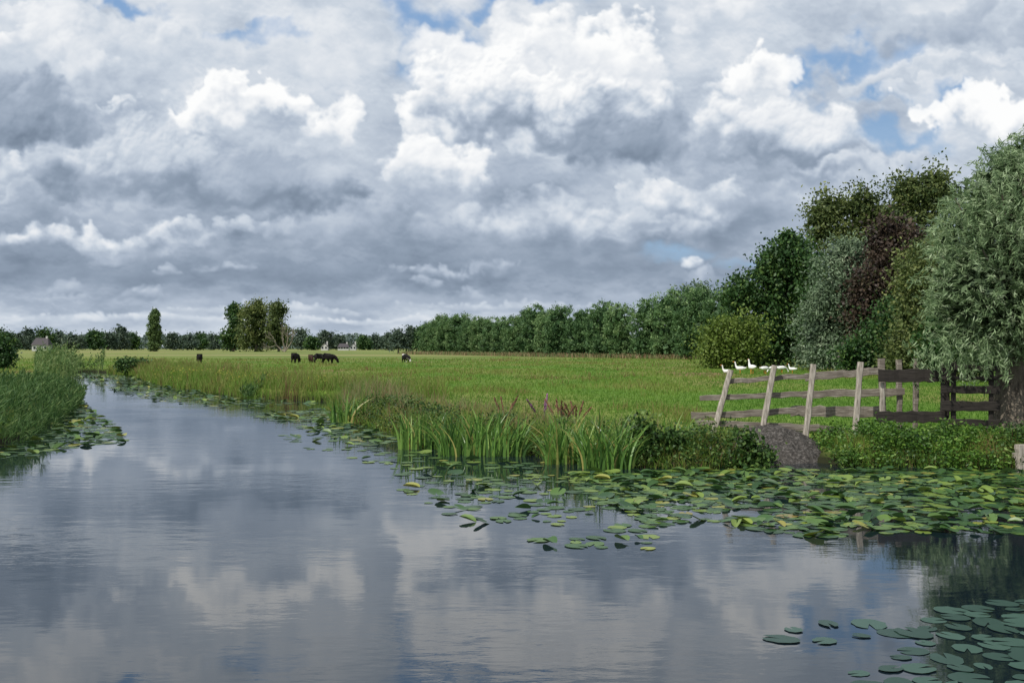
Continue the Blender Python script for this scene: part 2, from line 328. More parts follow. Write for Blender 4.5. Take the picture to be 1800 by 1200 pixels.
for (dx, dz) in ((-.15,1),(.3,1),(.6,.8),(-.6,.5)): grow(Vector((0,0,0)), Vector((dx,0,dz)).normalized(), 4.2, .34, 3)
V, Fc, _ = merge(parts); link('trunk', mesh_np('trunk', V, Fc, M['deadwood'], smooth=True), root)
def small(px, y0, d, wpx, mat, lab, grp=None, name='distant_tree', y1=614):
    h = y1-y0; L = [(px-wpx*.35, px+wpx*.35, y0, y0+h*.6),(px-wpx*.55, px+wpx*.3, y0+h*.25, y1),(px-wpx*.2, px+wpx*.55, y0+h*.3, y1)]
    sc = d/F
    return tree(name, lab, 'tree', px, d, lob(px, d, L), 90, 18, 3.0*sc, (3.4*sc, 2.2*sc), mat, 1.3*sc, limbs=3, group=grp)
for px, y0, wpx, lab in ((925,540,34,'small olive treetop rising behind the middle of the willow row'),(970,544,26,'dark treetop just right of the olive treetop behind the willow row'),(815,548,44,'pale round treetop behind the left part of the willow row')):
    small(px, y0, 330, wpx, 'willow_silver' if px == 815 else 'poplar', lab, name='background_tree')
for i, (px, y0, wpx) in enumerate(((700,576,38),(722,572,38),(742,568,34),(762,560,32))):
    small(px, y0, 330, wpx, 'willow_row' if i > 1 else 'far', 'low dark bushy tree at the left end of the willow row', 'low trees left of the willow row', 'bushy_tree', 616)
fx = [(8,578,40),(28,583,36),(52,575,34),(78,574,40),(104,580,34),(130,586,44),(165,578,40),(190,582,36),(212,570,34),(232,583,30),(305,585,34),(330,588,36),(352,584,30),(374,588,28),(530,576,34),(548,590,26),(572,580,40),(595,588,30),(640,590,26),(662,588,26),(682,584,28)]
for i, (px, y0, wpx) in enumerate(fx):
    small(px, y0, 640+20*(i % 5), wpx, 'far' if i % 3 else 'oak', 'dark rounded tree in the far tree line beyond the meadow', 'trees of the far tree line', 'distant_tree', 614)
n = 60000; px = rng.uniform(-500, 2300, n); d = rng.uniform(1000, 1150, n)
top = 13+3.5*fbm(px/90, px*0, 3, 4)*2+2.5*np.abs(fbm(px/16, px*0+3, 2, 9))*3
x = (px-900)/F*d; z = rng.uniform(0, 1, n)**.8*top
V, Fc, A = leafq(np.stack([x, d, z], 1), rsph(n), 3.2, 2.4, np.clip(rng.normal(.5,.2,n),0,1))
tag(link('distant_woodland', mesh_np('distant_woodland', V, Fc, M['far_wood'], A)), 'haze-tinted blue-green belt of far-off woodland along the horizon', 'woodland', kind='stuff')
# ------------------------------------------------------------------ big willow
wx, wy = 11.2, 22.3
root = empty('willow_tree', 'large silvery pollard willow overhanging the gate at the right edge', 'tree', (wx, wy, GZ-.05))
LW = [(1.1,0,4.3,2.8,2.6,2.55),(-.3,-.2,3.8,1.95,2.0,2.0),(.15,0,5.1,1.9,1.8,1.75),(1.2,.1,5.9,2.0,2.0,1.5),(-.8,-.3,3.1,1.35,1.5,1.3),(2.4,0,4.6,2.4,2.2,2.4)]
L = np.array(LW); nsh = 3700
k = rng.choice(len(L), nsh, p=(lambda w_: w_/w_.sum())((L[:,3]**2))); dd = rsph(nsh); dd[:, 1] = np.where(rng.random(nsh) < .4, -np.abs(dd[:, 1]), dd[:, 1])
tip = L[k, :3]+dd*L[k, 3:6]*rng.uniform(.82, 1.05, nsh)[:, None]*(1+.05*np.sin(dd[:,0]*7+k)*np.sin(dd[:,2]*8+k))[:, None]
hd = np.array([.3, 0, 1.9]); od = unit(tip-hd); od[:, 2] += rng.uniform(-.8, .7, nsh); od = unit(od+rsph(nsh)*.25)
sl = rng.uniform(.35, .95, nsh); per = 20; st = np.repeat(rng.normal(.5, .22, nsh), per)
tt = np.tile(np.linspace(0, 1, per), nsh); T1 = np.repeat(tip, per, 0); D1 = np.repeat(od, per, 0); S1 = np.repeat(sl, per)
P = T1-D1*(S1*(1-tt))[:, None]; P[:, 2] -= .34*S1*tt**2; P += rng.normal(0, .028, P.shape)
dr = D1*.85+rsph(len(P))*.65; dr[:, 2] -= .4
lv = leafq(P, dr, rng.uniform(.12, .22, len(P)), rng.uniform(.019, .031, len(P)), st+rng.normal(0, .13, len(P)))
nh = 70; hx = rng.uniform(-2.3, -.6, nh); hy = rng.uniform(-1.4, .4, nh); hz0 = rng.uniform(1.7, 2.3, nh); per = 24; ln = rng.uniform(.3, .8, nh)
tt = np.tile(np.linspace(0, 1, per), nh)
P2 = np.stack([np.repeat(hx, per)+.1*tt, np.repeat(hy, per), np.repeat(hz0, per)-np.repeat(ln, per)*tt], 1)+rng.normal(0, .03, (nh*per, 3))
d2 = rsph(nh*per)*.7; d2[:, 2] -= .7
lh = leafq(P2, d2, rng.uniform(.1, .18, nh*per), .03, rng.normal(.5, .17, nh*per))
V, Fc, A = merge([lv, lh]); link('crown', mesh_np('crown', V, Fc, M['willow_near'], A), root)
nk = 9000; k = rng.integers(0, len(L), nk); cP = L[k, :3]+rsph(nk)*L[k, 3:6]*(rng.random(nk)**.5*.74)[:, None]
V, Fc, A = leafq(cP, rsph(nk), .26, .12, rng.random(nk)); link('inner_foliage', mesh_np('inner_foliage', V, Fc, M['willow_core'], A), root)  # dark-coloured leaves fill the crown to shade its inside
tp = [tube([(-.05,-.1,-.4),(-.02,-.1,.1),(.02,-.1,.4),(.02,-.1,.7),(.07,0,1.0),(.1,0,1.3),(.2,0,1.75),(.25,0,2.1)], [.76,.6,.52,.48,.45,.44,.52,.4], 26, .2)]
for i in rng.choice(nsh, 46, replace=False):
    e = tip[i]*.92; s = np.array([.25+rng.uniform(-.2,.2), rng.uniform(-.2,.2), 1.9]); mid = (s+e)*.5; mid[2] += .2
    tp.append(tube([s, mid, e], [.09,.05,.015], 6))
V, Fc, _ = merge(tp); link('trunk', mesh_np('trunk', V, Fc, M['bark'], smooth=True), root)
# ------------------------------------------------------------------ fence and gate
def beam(p0, p1, w, th, mat, parent, name, segs=8, jit=.012):
    p0 = Vector(p0); p1 = Vector(p1); d = (p1-p0); Lg = d.length; d.normalize()
    up = Vector((0,0,1)) if abs(d.z) < .7 else Vector((1,0,0))
    side = d.cross(up).normalized(); up = side.cross(d).normalized()
    V = []; ch = min(w, th)*.18
    for i in range(segs+1):
        c = p0+d*(Lg*i/segs)+side*random.uniform(-jit, jit)*.6+up*random.uniform(-jit, jit)*.6
        a = w/2*(1+random.uniform(-.12,.12)); b = th/2*(1+random.uniform(-.07,.07))
        for (sx_, sy_) in ((-a,-b+ch),(-a+ch,-b),(a-ch,-b),(a,-b+ch),(a,b-ch),(a-ch,b),(-a+ch,b),(-a,b-ch)): V.append(c+up*sx_+side*sy_)
    Fc = [];
    for i in range(segs):
        for s in range(8): Fc.append((i*8+s, i*8+(s+1)%8, (i+1)*8+(s+1)%8, (i+1)*8+s))
    me = bpy.data.meshes.new(name); o0 = parent.location if parent else Vector((0,0,0))
    me.from_pydata([tuple(v-o0) for v in V], [], Fc+[tuple(range(7,-1,-1)), tuple(segs*8+s for s in range(8))]); me.materials.append(M[mat]); me.update()
    return link(name, me, parent)
fr = empty('wooden_fence', 'weathered grey timber fence of leaning posts and planks on the bank', 'fence', W(1415,760,22.3))
for (tx, ty, bx_, by_, d, w_) in ((1285,650,1251,762,22.6,.12),(1361,642,1338,760,22.4,.12),(1430,640,1415,772,22.1,.12),(1513,636,1501,772,22.0,.12)):
    beam(W(bx_, by_+8, d), W(tx, ty, d+.12), w_, .1, 'wood', fr, 'post')
for (tx, ty, bx_, by_, d, w_) in ((1549,630,1553,745,22.7,.14),(1580,632,1582,760,22.7,.12),(1610,630,1609,758,22.7,.11)):
    beam(W(bx_, by_+8, d), W(tx, ty, d), w_, .1, 'rail', fr, 'post')
for (x0, y0, x1, y1, h_) in ((1280,671,1420,660,.11),(1415,662,1550,652,.17),(1230,700,1420,692,.12),(1410,693,1590,688,.17),(1215,731,1400,722,.15),(1390,722,1545,724,.24),(1222,742,1440,752,.14),(1420,752,1600,766,.14)):
    beam(W(x0, y0, 22.75), W(x1, y1, 22.6), h_, .035, 'rail', fr, 'rail', 12, .03)
gt = empty('plank_barrier', 'dark heavy plank barrier between the grey fence and the gate', 'fence', W(1600,760,21.9))
for (x0, y0, x1, y1, h_, d) in ((1544,660,1652,660,.27,21.9),(1540,732,1664,733,.24,21.9),(1540,764,1612,761,.18,21.9)):
    beam(W(x0, y0, d), W(x1, y1, d-.05), h_, .05, 'darkwood', gt, 'plank', 12, .02)
beam(W(1551,775,22.0), W(1551,672,22.0), .1, .1, 'wood', gt, 'post'); beam(W(1661,765,22.0), W(1661,640,22.0), .16, .14, 'darkwood', gt, 'post')
gt = empty('wooden_gate', 'dark low field gate of horizontal boards in the shade beside the willow trunk', 'gate', W(1700,752,21.7))
for (y0, h_) in ((646,.12),(664,.08),(684,.17),(713,.22),(742,.15)): beam(W(1655,y0,21.7), W(1757,y0+1,21.7), h_, .045, 'darkwood', gt, 'rail')
for x0 in (1676,1742): beam(W(x0,754,21.76), W(x0,636,21.76), .1, .06, 'darkwood', gt, 'stile')
ps = empty('wooden_post', 'short grey wooden post stub at the right edge by the nettles', 'post', W(1796,822,19.6))
beam(W(1797,835,19.6), W(1795,781,19.6), .2, .16, 'wood', ps, 'post'); beam(W(1780,800,19.72), W(1815,800,19.72), .12, .05, 'wood', ps, 'plank')
# gravel bank
nu, nv = 110, 80
u = np.linspace(-1, 1, nu); v_ = np.linspace(-1, 1, nv); UU, VV = np.meshgrid(u, v_, indexing='ij')
X = cx0+UU*1.1+.0; Y = cy0+.95+VV*1.5
rr = np.clip(1-(np.abs(UU)**2.6+np.abs(VV)**6), 0, 1)
Z = -.35+(.98-.12*UU)*rr**.5*np.clip((VV+1.0)*.8, 0, 1)**.85+.05*vnoise(X, Y, 5)+.14*fbm(X*3, Y*3, 6, 3, .6)
id2 = np.arange(nu*nv).reshape(nu, nv); Fq = np.stack([id2[:-1,:-1], id2[1:,:-1], id2[1:,1:], id2[:-1,1:]], -1).reshape(-1, 4)
tag(link('gravel_bank', mesh_np('gravel_bank', np.stack([X, Y, Z], -1), Fq, M['stone'], smooth=True)), kind='structure')
# ------------------------------------------------------------------ low vegetation
def sample_view(n, d0, d1, pw=1.6, m=1.15):
    t = rng.random(n); e = 1-pw
    d = (d0**e+(d1**e-d0**e)*t)**(1/e); s = rng.uniform(-.52*m, .52*m, n); return s*d, d
def offmound(x, y): return ~((x > cx0-.85) & (x < cx0+.85) & (y < cy0+2.1))
x, y = sample_view(210000, 19, 170, 1.35); s = sdist(x, y); k = (s > .35) & offmound(x, y); x, y = x[k], y[k]; z = gz(x, y); n = len(x)
nn = fbm(x/9, y/16, 5, 2, .6)*2.4; v = np.clip(.24+.42*nn+.12*np.clip((y-35)/60, 0, 1)-.14*(x > .2*y)*(y < 60)+rng.normal(0, .1, n), 0, 1)
h = rng.uniform(.04, .13, n)*(1+1.3*np.clip(nn, 0, 1))*(1+y/160)
ms = [blades(np.stack([x, y, z-.02], 1), h, .012*(y/20)*rng.uniform(.7,1.4,n), rng.normal(0,.35,(n,2)), v, 2)]
x, y = sample_view(140000, 24, 170, 1.35); s = sdist(x, y); cl = fbm(x/4, y/8, 5, 5, .6)*2; k = (s > .8) & (cl > .34) & offmound(x, y) & ((x < .2*y) | (y > 60)); x, y, cl = x[k], y[k], cl[k]; z = gz(x, y); n = len(x)
ms.append(blades(np.stack([x, y, z-.02], 1), rng.uniform(.1, .36, n)*(.6+cl), .013*(y/22), rng.normal(0,.35,(n,2)), np.clip(.4+.5*cl+rng.normal(0,.18,n),0,1), 2))
V, Fc, A = merge(ms)
tag(link('meadow_grass', mesh_np('meadow_grass', V, Fc, M['grass'], A)), 'short green pasture grass covering the meadow', 'grass', kind='stuff')
def along(pts, n, off0, off1):
    P = np.array(pts); seg = np.diff(P, axis=0); ln = np.hypot(seg[:,0], seg[:,1]); ln = ln/ln.sum()
    k = rng.choice(len(seg), n, p=ln); t = rng.random(n)[:, None]; q = P[k]+seg[k]*t
    nrm = np.stack([seg[k,1], -seg[k,0]], 1); nrm = nrm/np.hypot(nrm[:,0], nrm[:,1])[:, None]
    return q, nrm, rng.uniform(off0, off1, n)
RW = [G(*p) for p in RB]; LWd = [G(*p) for p in LB]
q, nr_, o = along([(16,19.2)]+RW[:13], 28000, -.1, 1.7); x = q[:,0]+nr_[:,0]*o; y = q[:,1]+nr_[:,1]*o
s = sdist(x, y); k = (s > .05) & (s < 1.8) & offmound(x, y); x, y, s = x[k], y[k], s[k]; n = len(x)
lump = fbm(x/1.1, y/1.1, 3, 28)
ms = [blades(np.stack([x, y, np.maximum(gz(x, y), 0)-.03], 1), rng.uniform(.12, .38, n)*(1-.25*s)*(1+1.6*lump), .014*(y/20), rng.normal(0,.5,(n,2)), np.clip(rng.normal(.38,.24,n)+.6*lump,0,1), 3)]
q, nr_, o = along(RW[13:], 34000, -.2, 4.5); x = q[:,0]+nr_[:,0]*o; y = q[:,1]+nr_[:,1]*o
s = sdist(x, y); k = (s > -.15) & (s < 4.5); x, y, s = x[k], y[k], s[k]; n = len(x)
lump = fbm(x/2.5, y/2.5, 3, 8)
ms.append(blades(np.stack([x, y, np.maximum(gz(x, y), 0)-.03], 1), rng.uniform(.3, .85, n)*(1+1.3*lump), .022*(y/40), rng.normal(0,.3,(n,2)), np.clip(rng.normal(.42,.2,n)+.6*lump,0,1), 3))
V, Fc, A = merge(ms)
tag(link('bank_grass', mesh_np('bank_grass', V, Fc, M['grass'], A)), 'rough long grass along the water edge of the meadow', 'grass', kind='stuff')
q, nr_, o = along([(16,19.2)]+RW[:13], 1700, -.05, 1.3); x = q[:,0]+nr_[:,0]*o; y = q[:,1]+nr_[:,1]*o; s = sdist(x, y)
k = (s > .0) & (fbm(x/.9, y/.9, 3, 51) > .0) & ~((x > cx0-.6) & (x < cx0+.65)); x, y = x[k], y[k]; n = len(x); per = 18
P = np.repeat(np.stack([x, y, np.maximum(gz(x, y), 0)+rng.uniform(.05,.38,n)], 1), per, 0)+rng.normal(size=(n*per,3))*np.array([.1,.1,.08])
V, Fc, A = leafq(P, rsph(n*per), rng.uniform(.05,.1,n*per), rng.uniform(.03,.05,n*per), np.clip(np.repeat(rng.normal(.5,.25,n),per)+rng.normal(0,.12,n*per),0,1))
tag(link('bank_weeds', mesh_np('bank_weeds', V, Fc, M['bramble'], A)), 'mixed leafy weeds along the near bank between the iris clumps', 'weeds', kind='stuff')
q, nr_, o = along(RW[14:20], 2200, .1, 3.0); x = q[:,0]+nr_[:,0]*o; y = q[:,1]+nr_[:,1]*o; s = sdist(x, y); k = (s > .1) & (fbm(x/3, y/3, 3, 11) > .08); x, y = x[k], y[k]; n = len(x)
P = np.stack([x, y, gz(x, y)+rng.uniform(.2, .65, n)], 1)
V, Fc, A = leafq(P, rsph(n), .06*(y/45), .04*(y/45), rng.random(n))
tag(link('yellow_wildflowers', mesh_np('yellow_wildflowers', V, Fc, M['yellow'], A)), 'yellow wildflowers scattered through the long bank grass', 'flowers', kind='stuff')
x = rng.uniform(-8.5, 3.5, 17000); y = rng.uniform(22.5, 42, 17000); s = sdist(x, y); lump = fbm(x/1.5, y/1.5, 3, 21); k = (s > .3) & (s < 4) & (lump > .0); x, y, lump = x[k], y[k], lump[k]; n = len(x)
tall = np.where((x/y*F+900 > 600) & (x/y*F+900 < 720), 1.15, .6)
ms = [blades(np.stack([x, y, gz(x, y)-.03], 1), rng.uniform(.4, .9, n)*tall*(.8+lump), .012*(y/25), rng.normal(0,.3,(n,2)), np.clip(rng.normal(.5,.35,n),0,1), 3)]
t = rng.random(9000); x = lerp(-30, 36, t)+rng.normal(0,1,9000); y = lerp(286, 148, t)-5+rng.uniform(-3, 3, 9000)
ms.append(blades(np.stack([x, y, np.full(9000, GZ)], 1), rng.uniform(.3, 1.1, 9000), np.full(9000, .2), rng.normal(0,.3,(9000,2)), rng.random(9000), 2))
V, Fc, A = merge(ms)
tag(link('tall_dry_grass', mesh_np('tall_dry_grass', V, Fc, M['straw'], A)), 'tall straw-coloured grass on the river bend and below the willow row', 'grass', kind='stuff')
def iris(px0, px1, py, hgt, n, lab):
    x0, y0 = G(px0, py); x1, _ = G(px1, py); y0 -= .15
    cx_ = (x0+x1)/2; x = rng.uniform(x0, x1, n); y = y0+rng.uniform(-.2, .7, n)
    off = (x-cx_)/(x1-x0)*2
    ln = np.stack([off*.3+rng.normal(.05,.3,n), rng.normal(-.05,.25,n)], 1)
    hh = hgt*rng.uniform(.5, 1.1, n)*(1-.2*off**2)
    V, Fc, A = blades(np.stack([x-cx_, y-y0, np.full(n, -.12)], 1), hh+.12, rng.uniform(.045,.08,n)*(y0/22)**.5, ln, np.clip(rng.normal(.5,.24,n),0,1), 6, 2.4)
    tag(link('iris_clump', mesh_np('iris_clump', V, Fc, M['iris'], A), loc=(cx_, y0, 0)), lab, 'iris plant')
iris(703,775,788,.95,130,'sword-leaved iris clump at the left of the two neighbouring clumps mid bank')
iris(770,925,800,1.1,260,'broad sword-leaved iris clump in the middle of the near bank')
iris(958,1035,814,1.1,150,'iris clump right of the dark gap in the middle of the near bank')
iris(1020,1110,822,1.2,190,'tall yellowing iris clump touching the dark bramble bush')
iris(1150,1225,800,.95,110,'iris leaves rising behind the dark bramble bush')
iris(583,652,742,1.0,110,'lone bright iris clump at the bend of the bank')
def reedbed(name, n, xr, hgt, lab, wid, lean, vv, cond):
    x, y = xr(n); s = sdist(x, y); k = (s > -.25) & cond(x, y, s); x, y = x[k], y[k]; n = len(x)
    z = np.maximum(gz(x, y), -.05)-.05; h = hgt*rng.uniform(.5, 1.05, n)*(1+.5*fbm(x/2.5, y/2.5, 3, 61))
    st = blades(np.stack([x, y, z], 1), h, wid*.5*np.ones(n)*(y/28), np.stack([rng.normal(lean,.12,n), rng.normal(0,.1,n)],1), np.clip(rng.normal(vv,.18,n),0,1), 4)
    per = 7; X_ = np.repeat(x, per); Y_ = np.repeat(y, per); t = rng.uniform(.3, 1, n*per); hh = np.repeat(h, per)
    P = np.stack([X_+lean*hh*t**2, Y_, np.repeat(z, per)+hh*t], 1)
    dr = np.stack([rng.normal(lean*2.2,.55,n*per), rng.normal(0,.4,n*per), rng.uniform(.2,1.2,n*per)],1)
    P = P+unit(dr)*.12
    lf = leafq(P, dr, .32*rng.uniform(.6,1.2,n*per), wid*(Y_/28), np.clip(rng.normal(vv,.22,n*per),0,1))
    V, Fc, A = merge([st, lf]); tag(link(name, mesh_np(name, V, Fc, M['reed'], A)), lab, 'reeds', kind='stuff')
reedbed('reeds', 9000, lambda n: (rng.uniform(-24, -12, n), rng.uniform(20, 48, n)), .8, 'green leaning reeds filling the left bank', .026, .15, .45, lambda x, y, s: (s < 7) & (x > -.62*y))
reedbed('tall_reeds', 4200, lambda n: (rng.uniform(-46, -26, n), rng.uniform(60, 98, n)), 2.0, 'tall olive reeds on the far left bank where the channel narrows', .03, .12, .7, lambda x, y, s: (s < 6) & (x > -.48*y) & (x < -.41*y))
def shrub(name, label, px, py, d, specs, nclump, per, sig, leaf, mat, up=0, zclip=.8, core=2.0):
    return tree(name, label, 'shrub', px, d, lob(px, d, specs), nclump, per, sig, leaf, mat, .04, .25, up, None, zclip=zclip, core=core)
shrub('green_shrub','low dark shrub on the far side of the channel beyond the left reeds',233,655,84,[(208,240,630,662),(228,260,634,664)],90,30,.22,(.24,.16),'oak')
shrub('green_shrub','dark shrub at the left edge above the reeds',8,620,90,[(-20,28,585,640),(-10,20,600,650)],90,30,.3,(.26,.18),'oak')
shrub('bramble_bush','dark bramble bush overhanging the water beside the iris clumps',1150,825,20.3,[(1095,1170,765,830),(1130,1215,775,835),(1108,1150,725,790),(1160,1200,748,800)],170,24,.13,(.1,.065),'bramble',zclip=0,core=1.2)
shrub('bramble_bush','leafy spreading bramble bush in front of the leaning fence posts',1300,825,20.2,[(1220,1300,790,836),(1270,1362,786,836),(1285,1335,755,815),(1235,1268,770,815)],200,24,.13,(.1,.065),'bramble',zclip=0,core=1.2)
x = rng.uniform(6.6, 11.2, 900); y = rng.uniform(19.4, 21.7, 900); s = sdist(x, y); k = (s > -.05) & (fbm(x/.9, y/.9, 3, 31) > -.12); x, y, s = x[k], y[k], s[k]; n = len(x)
zt = np.maximum(gz(x, y), 0)+.0+.2*rng.random(n)*np.clip(1.6-s*.5, .3, 1)+.3*fbm(x*.8, y*.8, 3, 7); per = 24
P = np.repeat(np.stack([x, y, zt], 1), per, 0)+rng.normal(size=(n*per, 3))*np.array([.12,.12,.09])
V, Fc, A = leafq(P, rsph(n*per)*np.array([1,1,.5]), rng.uniform(.05,.1,n*per), rng.uniform(.035,.06,n*per), np.clip(np.repeat(rng.normal(.42,.26,n),per)+rng.normal(0,.15,n*per),0,1))
tag(link('nettles', mesh_np('nettles', V, Fc, M['nettle'], A)), 'bright green nettles covering the bank below the gate', 'nettles', kind='stuff')
def spike(name, lab, px, py0, py1, d, mat, n=9):
    root = empty(name, lab, 'weed', (W(px,py1,d).x, d, GZ-.03)); h = (py1-py0)/F*d
    for i in range(n):
        a = np.array([rng.normal(0,.1), rng.normal(0,.1), 0]); hh = h*rng.uniform(.6,1.05); e = a*3.2+np.array([0,0,hh])
        V, Fc = tube([a*.2, (a+e)*.5, e], [.008,.006,.004], 4); st = link('stem', mesh_np('stem', V, Fc, M['bark']), root)
        pts = [((a*.2)*(1-t_)+e*t_) for t_ in np.linspace(.4, 1.0, 12)]
        V, Fc = tube(pts, [.008]+[.014+.014*random.random() for _ in range(10)]+[.003], 6, .9)
        link('flower_spike', mesh_np('flower_spike', V, Fc, M[mat], rng.random(len(V))), st)
spike('dock_plant','brown dock in seed, the left of the pair behind the iris clumps',985,690,735,25.5,'brown',7)
spike('dock_plant','brown dock in seed, the right of the pair behind the iris clumps',1012,693,735,25.5,'brown',7)
spike('loosestrife','thin pinkish loosestrife on the near bank left of the docks',955,665,715,26.5,'pink',3)
spike('dock_plant','single brown dock above the broad iris clump',888,690,735,27,'brown',4)
# ------------------------------------------------------------------ lily pads
def padproto(kind, tint):
    V = [(0,0,0)]; nseg = 18; gap = .22; R0 = .14
    for r_ in (.55, 1.0):
        for i in range(nseg):
            th = gap+(2*math.pi-2*gap)*i/(nseg-1); rr_ = r_*(1+.06*random.uniform(-1,1)) if r_ == 1 else r_
            x_, y_ = rr_*math.cos(th)*R0*1.15, rr_*math.sin(th)*R0
            if kind == 'flat': z_ = .002*random.uniform(-1,1)*r_
            elif kind == 'cup': z_ = .022*r_*r_*(.3+.7*abs(math.sin(th*1.5)))+.005*random.random()
            else: z_ = .55*abs(y_)**1.3*1.5; y_ *= .6
            V.append((x_, y_, z_))
    Fc = []
    for i in range(nseg-1):
        a, b, c, d = 1+i, 2+i, 1+nseg+i, 2+nseg+i
        Fc += [(0,a,b),(a,c,d),(a,d,b)]
    return np.array(V), np.array(Fc)
kinds = ('flat','cup','folded'); tints = (.1,.3,.5,.72,.94)
PR = {}
for k_ in kinds:
    for t_ in range(5):
        a, b = padproto(k_, t_); PR[(k_, t_)] = (a, b, np.full(len(a), tints[t_]))
PM = {key: mesh_np('lily_pad', p_[0], p_[1], M['pad'], p_[2], True) for key, p_ in PR.items()}
for t_ in (5, 6):
    a, b = padproto('flat', 0); PM[('flat', t_)] = mesh_np('lily_pad', a, b, M['pad_dull'], np.full(len(a), .3 if t_ == 5 else .9), True)
def inpoly(x, y, poly_):
    ins = np.zeros(x.shape, bool); n_ = len(poly_)
    for i in range(n_):
        a = poly_[i]; b = poly_[(i+1) % n_]
        c = (a[1] > y) != (b[1] > y); ins ^= c & (x < (b[0]-a[0])*(y-a[1])/((b[1]-a[1]) or 1e-9)+a[0])
    return ins
def patch(pix, n, probs, mind, where, tp=(.26,.28,.22,.18,.06,0,0), clump=-9, sc=1.0):
    Pw = [G(*p_) for p_ in pix]; A_ = np.array(Pw); out = []
    xs = rng.uniform(A_[:,0].min(), A_[:,0].max(), n*16); yy = rng.uniform(A_[:,1].min(), A_[:,1].max(), n*16)
    k = inpoly(xs, yy, Pw) & (fbm(xs/1.3, yy/1.3, 4, 41) > clump); xs, yy = xs[k], yy[k]; s = sdist(xs, yy); k = s < -.05; xs, yy = xs[k], yy[k]
    px_ = np.empty((0,2))
    for a, b in zip(xs, yy):
        if len(px_) and (np.hypot(px_[:,0]-a, px_[:,1]-b) < mind).any(): continue
        px_ = np.vstack([px_, (a, b)]); out.append((a, b, kinds[rng.choice(3, p=probs)], int(rng.choice(7, p=tp)), where, sc))
        if len(out) >= n: break
    return out
pads = []
pads += patch([(1000,830),(1300,824),(1815,824),(1815,940),(1600,936),(1420,945),(1240,915),(1150,925),(1080,890),(1010,860)], 1300, (.72,.14,.14), .12, 'the dense patch before the fence', clump=-.25, sc=.78)
pads += patch([(1600,1110),(1680,1065),(1815,1050),(1815,1210),(1470,1210),(1560,1150)], 52, (1,0,0), .2, 'the sparse patch in the bottom right corner', (0,0,0,0,0,.6,.4), sc=.82)
pads += patch([(1330,1115),(1500,1085),(1600,1110),(1500,1140),(1380,1130)], 7, (1,0,0), .3, 'the sparse patch in the bottom right corner', (0,0,0,0,0,.6,.4), sc=.8)
pads += patch([(700,858),(800,840),(1000,832),(1150,925),(1140,965),(960,960),(800,910)], 130, (.8,.1,.1), .2, 'the dense patch before the fence', clump=-.05, sc=.76)
pads += patch([(740,792),(1000,815),(1000,832),(860,845),(720,840),(480,770),(560,745)], 100, (.8,.1,.1), .28, 'the strip below the iris clumps', clump=-.05, sc=.85)
pads += patch([(0,705),(130,700),(170,725),(235,775),(110,790),(0,812)], 340, (.6,.2,.2), .16, 'the left bank patch', (.2,.35,.25,.14,.06,0,0), clump=-.25)
pads += patch([(430,728),(560,718),(640,745),(720,775),(640,785),(520,750)], 280, (.7,.18,.12), .22, 'the mid channel', clump=-.15)
pads += patch([(130,660),(150,656),(250,662),(300,682),(420,696),(560,708),(420,718),(270,704),(190,684)], 900, (.7,.18,.12), .25, 'the far edge')
pads.sort(key=lambda p_: p_[1])
look = {'flat':'flat','cup':'wavy-edged','folded':'folded upright'}; col_ = ('dull green','mid green','fresh green','yellow-green','yellowing brown','dark teal','grey-teal')
rest = []
for i, (x, y, kd, ti, where, s0) in enumerate(pads):
    th = rng.uniform(0, 6.28); sc = s0*rng.uniform(.55, 1.3); z = .003+.008*rng.random()
    tx, ty = (rng.normal(0,.012), rng.normal(0,.012)) if kd == 'flat' else (rng.normal(0,.16), rng.normal(0,.16))
    if kd != 'flat': z += .018
    if i < 300:
        o = link('lily_pad', PM[(kd, ti)], loc=(x, y, z)); o.rotation_euler = (tx, ty, th); o.scale = (sc, sc*rng.uniform(.85, 1.1), sc)
        tag(o, f'{look[kd]} {col_[ti]} lily pad floating in {where}', 'lily pad', f'{look[kd]} {col_[ti]} lily pads in {where}')
    else:
        R = np.array(Euler((tx, ty, th)).to_matrix()); pr = PR[(kd, min(ti, 4))]
        rest.append((pr[0]@R.T*sc+np.array([x, y, z]), pr[1], pr[2]))
V, Fc, A = merge(rest)
tag(link('lily_pads', mesh_np('lily_pads', V, Fc, M['pad'], A, True)), 'mass of smaller lily pads farther along both banks', 'lily pads', kind='stuff')
# ------------------------------------------------------------------ animals
def skin(name, verts, edges, mat, smooth=2):
    me = bpy.data.meshes.new(name); me.from_pydata([v[:3] for v in verts], edges, []); o = bpy.data.objects.new(name, me); C.objects.link(o)
    sm = o.modifiers.new('s', 'SKIN'); sm.use_smooth_shade = True
    for i, v in enumerate(verts):
        d = me.skin_vertices[0].data[i]; d.radius = (v[3], v[4] if len(v) > 4 else v[3]); d.use_root = (i == 0)
    ss_ = o.modifiers.new('u', 'SUBSURF'); ss_.levels = smooth; ss_.render_levels = smooth
    dg = bpy.context.evaluated_depsgraph_get(); m2 = bpy.data.meshes.new_from_object(o.evaluated_get(dg)); bpy.data.objects.remove(o)
    m2.name = name; m2.materials.clear(); m2.materials.append(mat)
    for p_ in m2.polygons: p_.use_smooth = True
    return m2
M['black'] = noisemat('black_hide', [(.4,(.006,.005,.005)),(.7,(.014,.012,.011))], nscale=3, rough=.75, spec=.15)
M['brownhide'] = noisemat('brown_hide', [(.4,(.03,.015,.01)),(.7,(.06,.03,.02))], nscale=3, rough=.75, spec=.15)
M['pied'] = noisemat('pied_hide', [(.56,(.008,.007,.007)),(.58,(.6,.57,.52))], nscale=1.4, detail=1, rough=.7, spec=.15)
M['white'] = noisemat('white_feathers', [(.3,(.7,.7,.68)),(.7,(.85,.85,.83))], nscale=6, rough=.7)
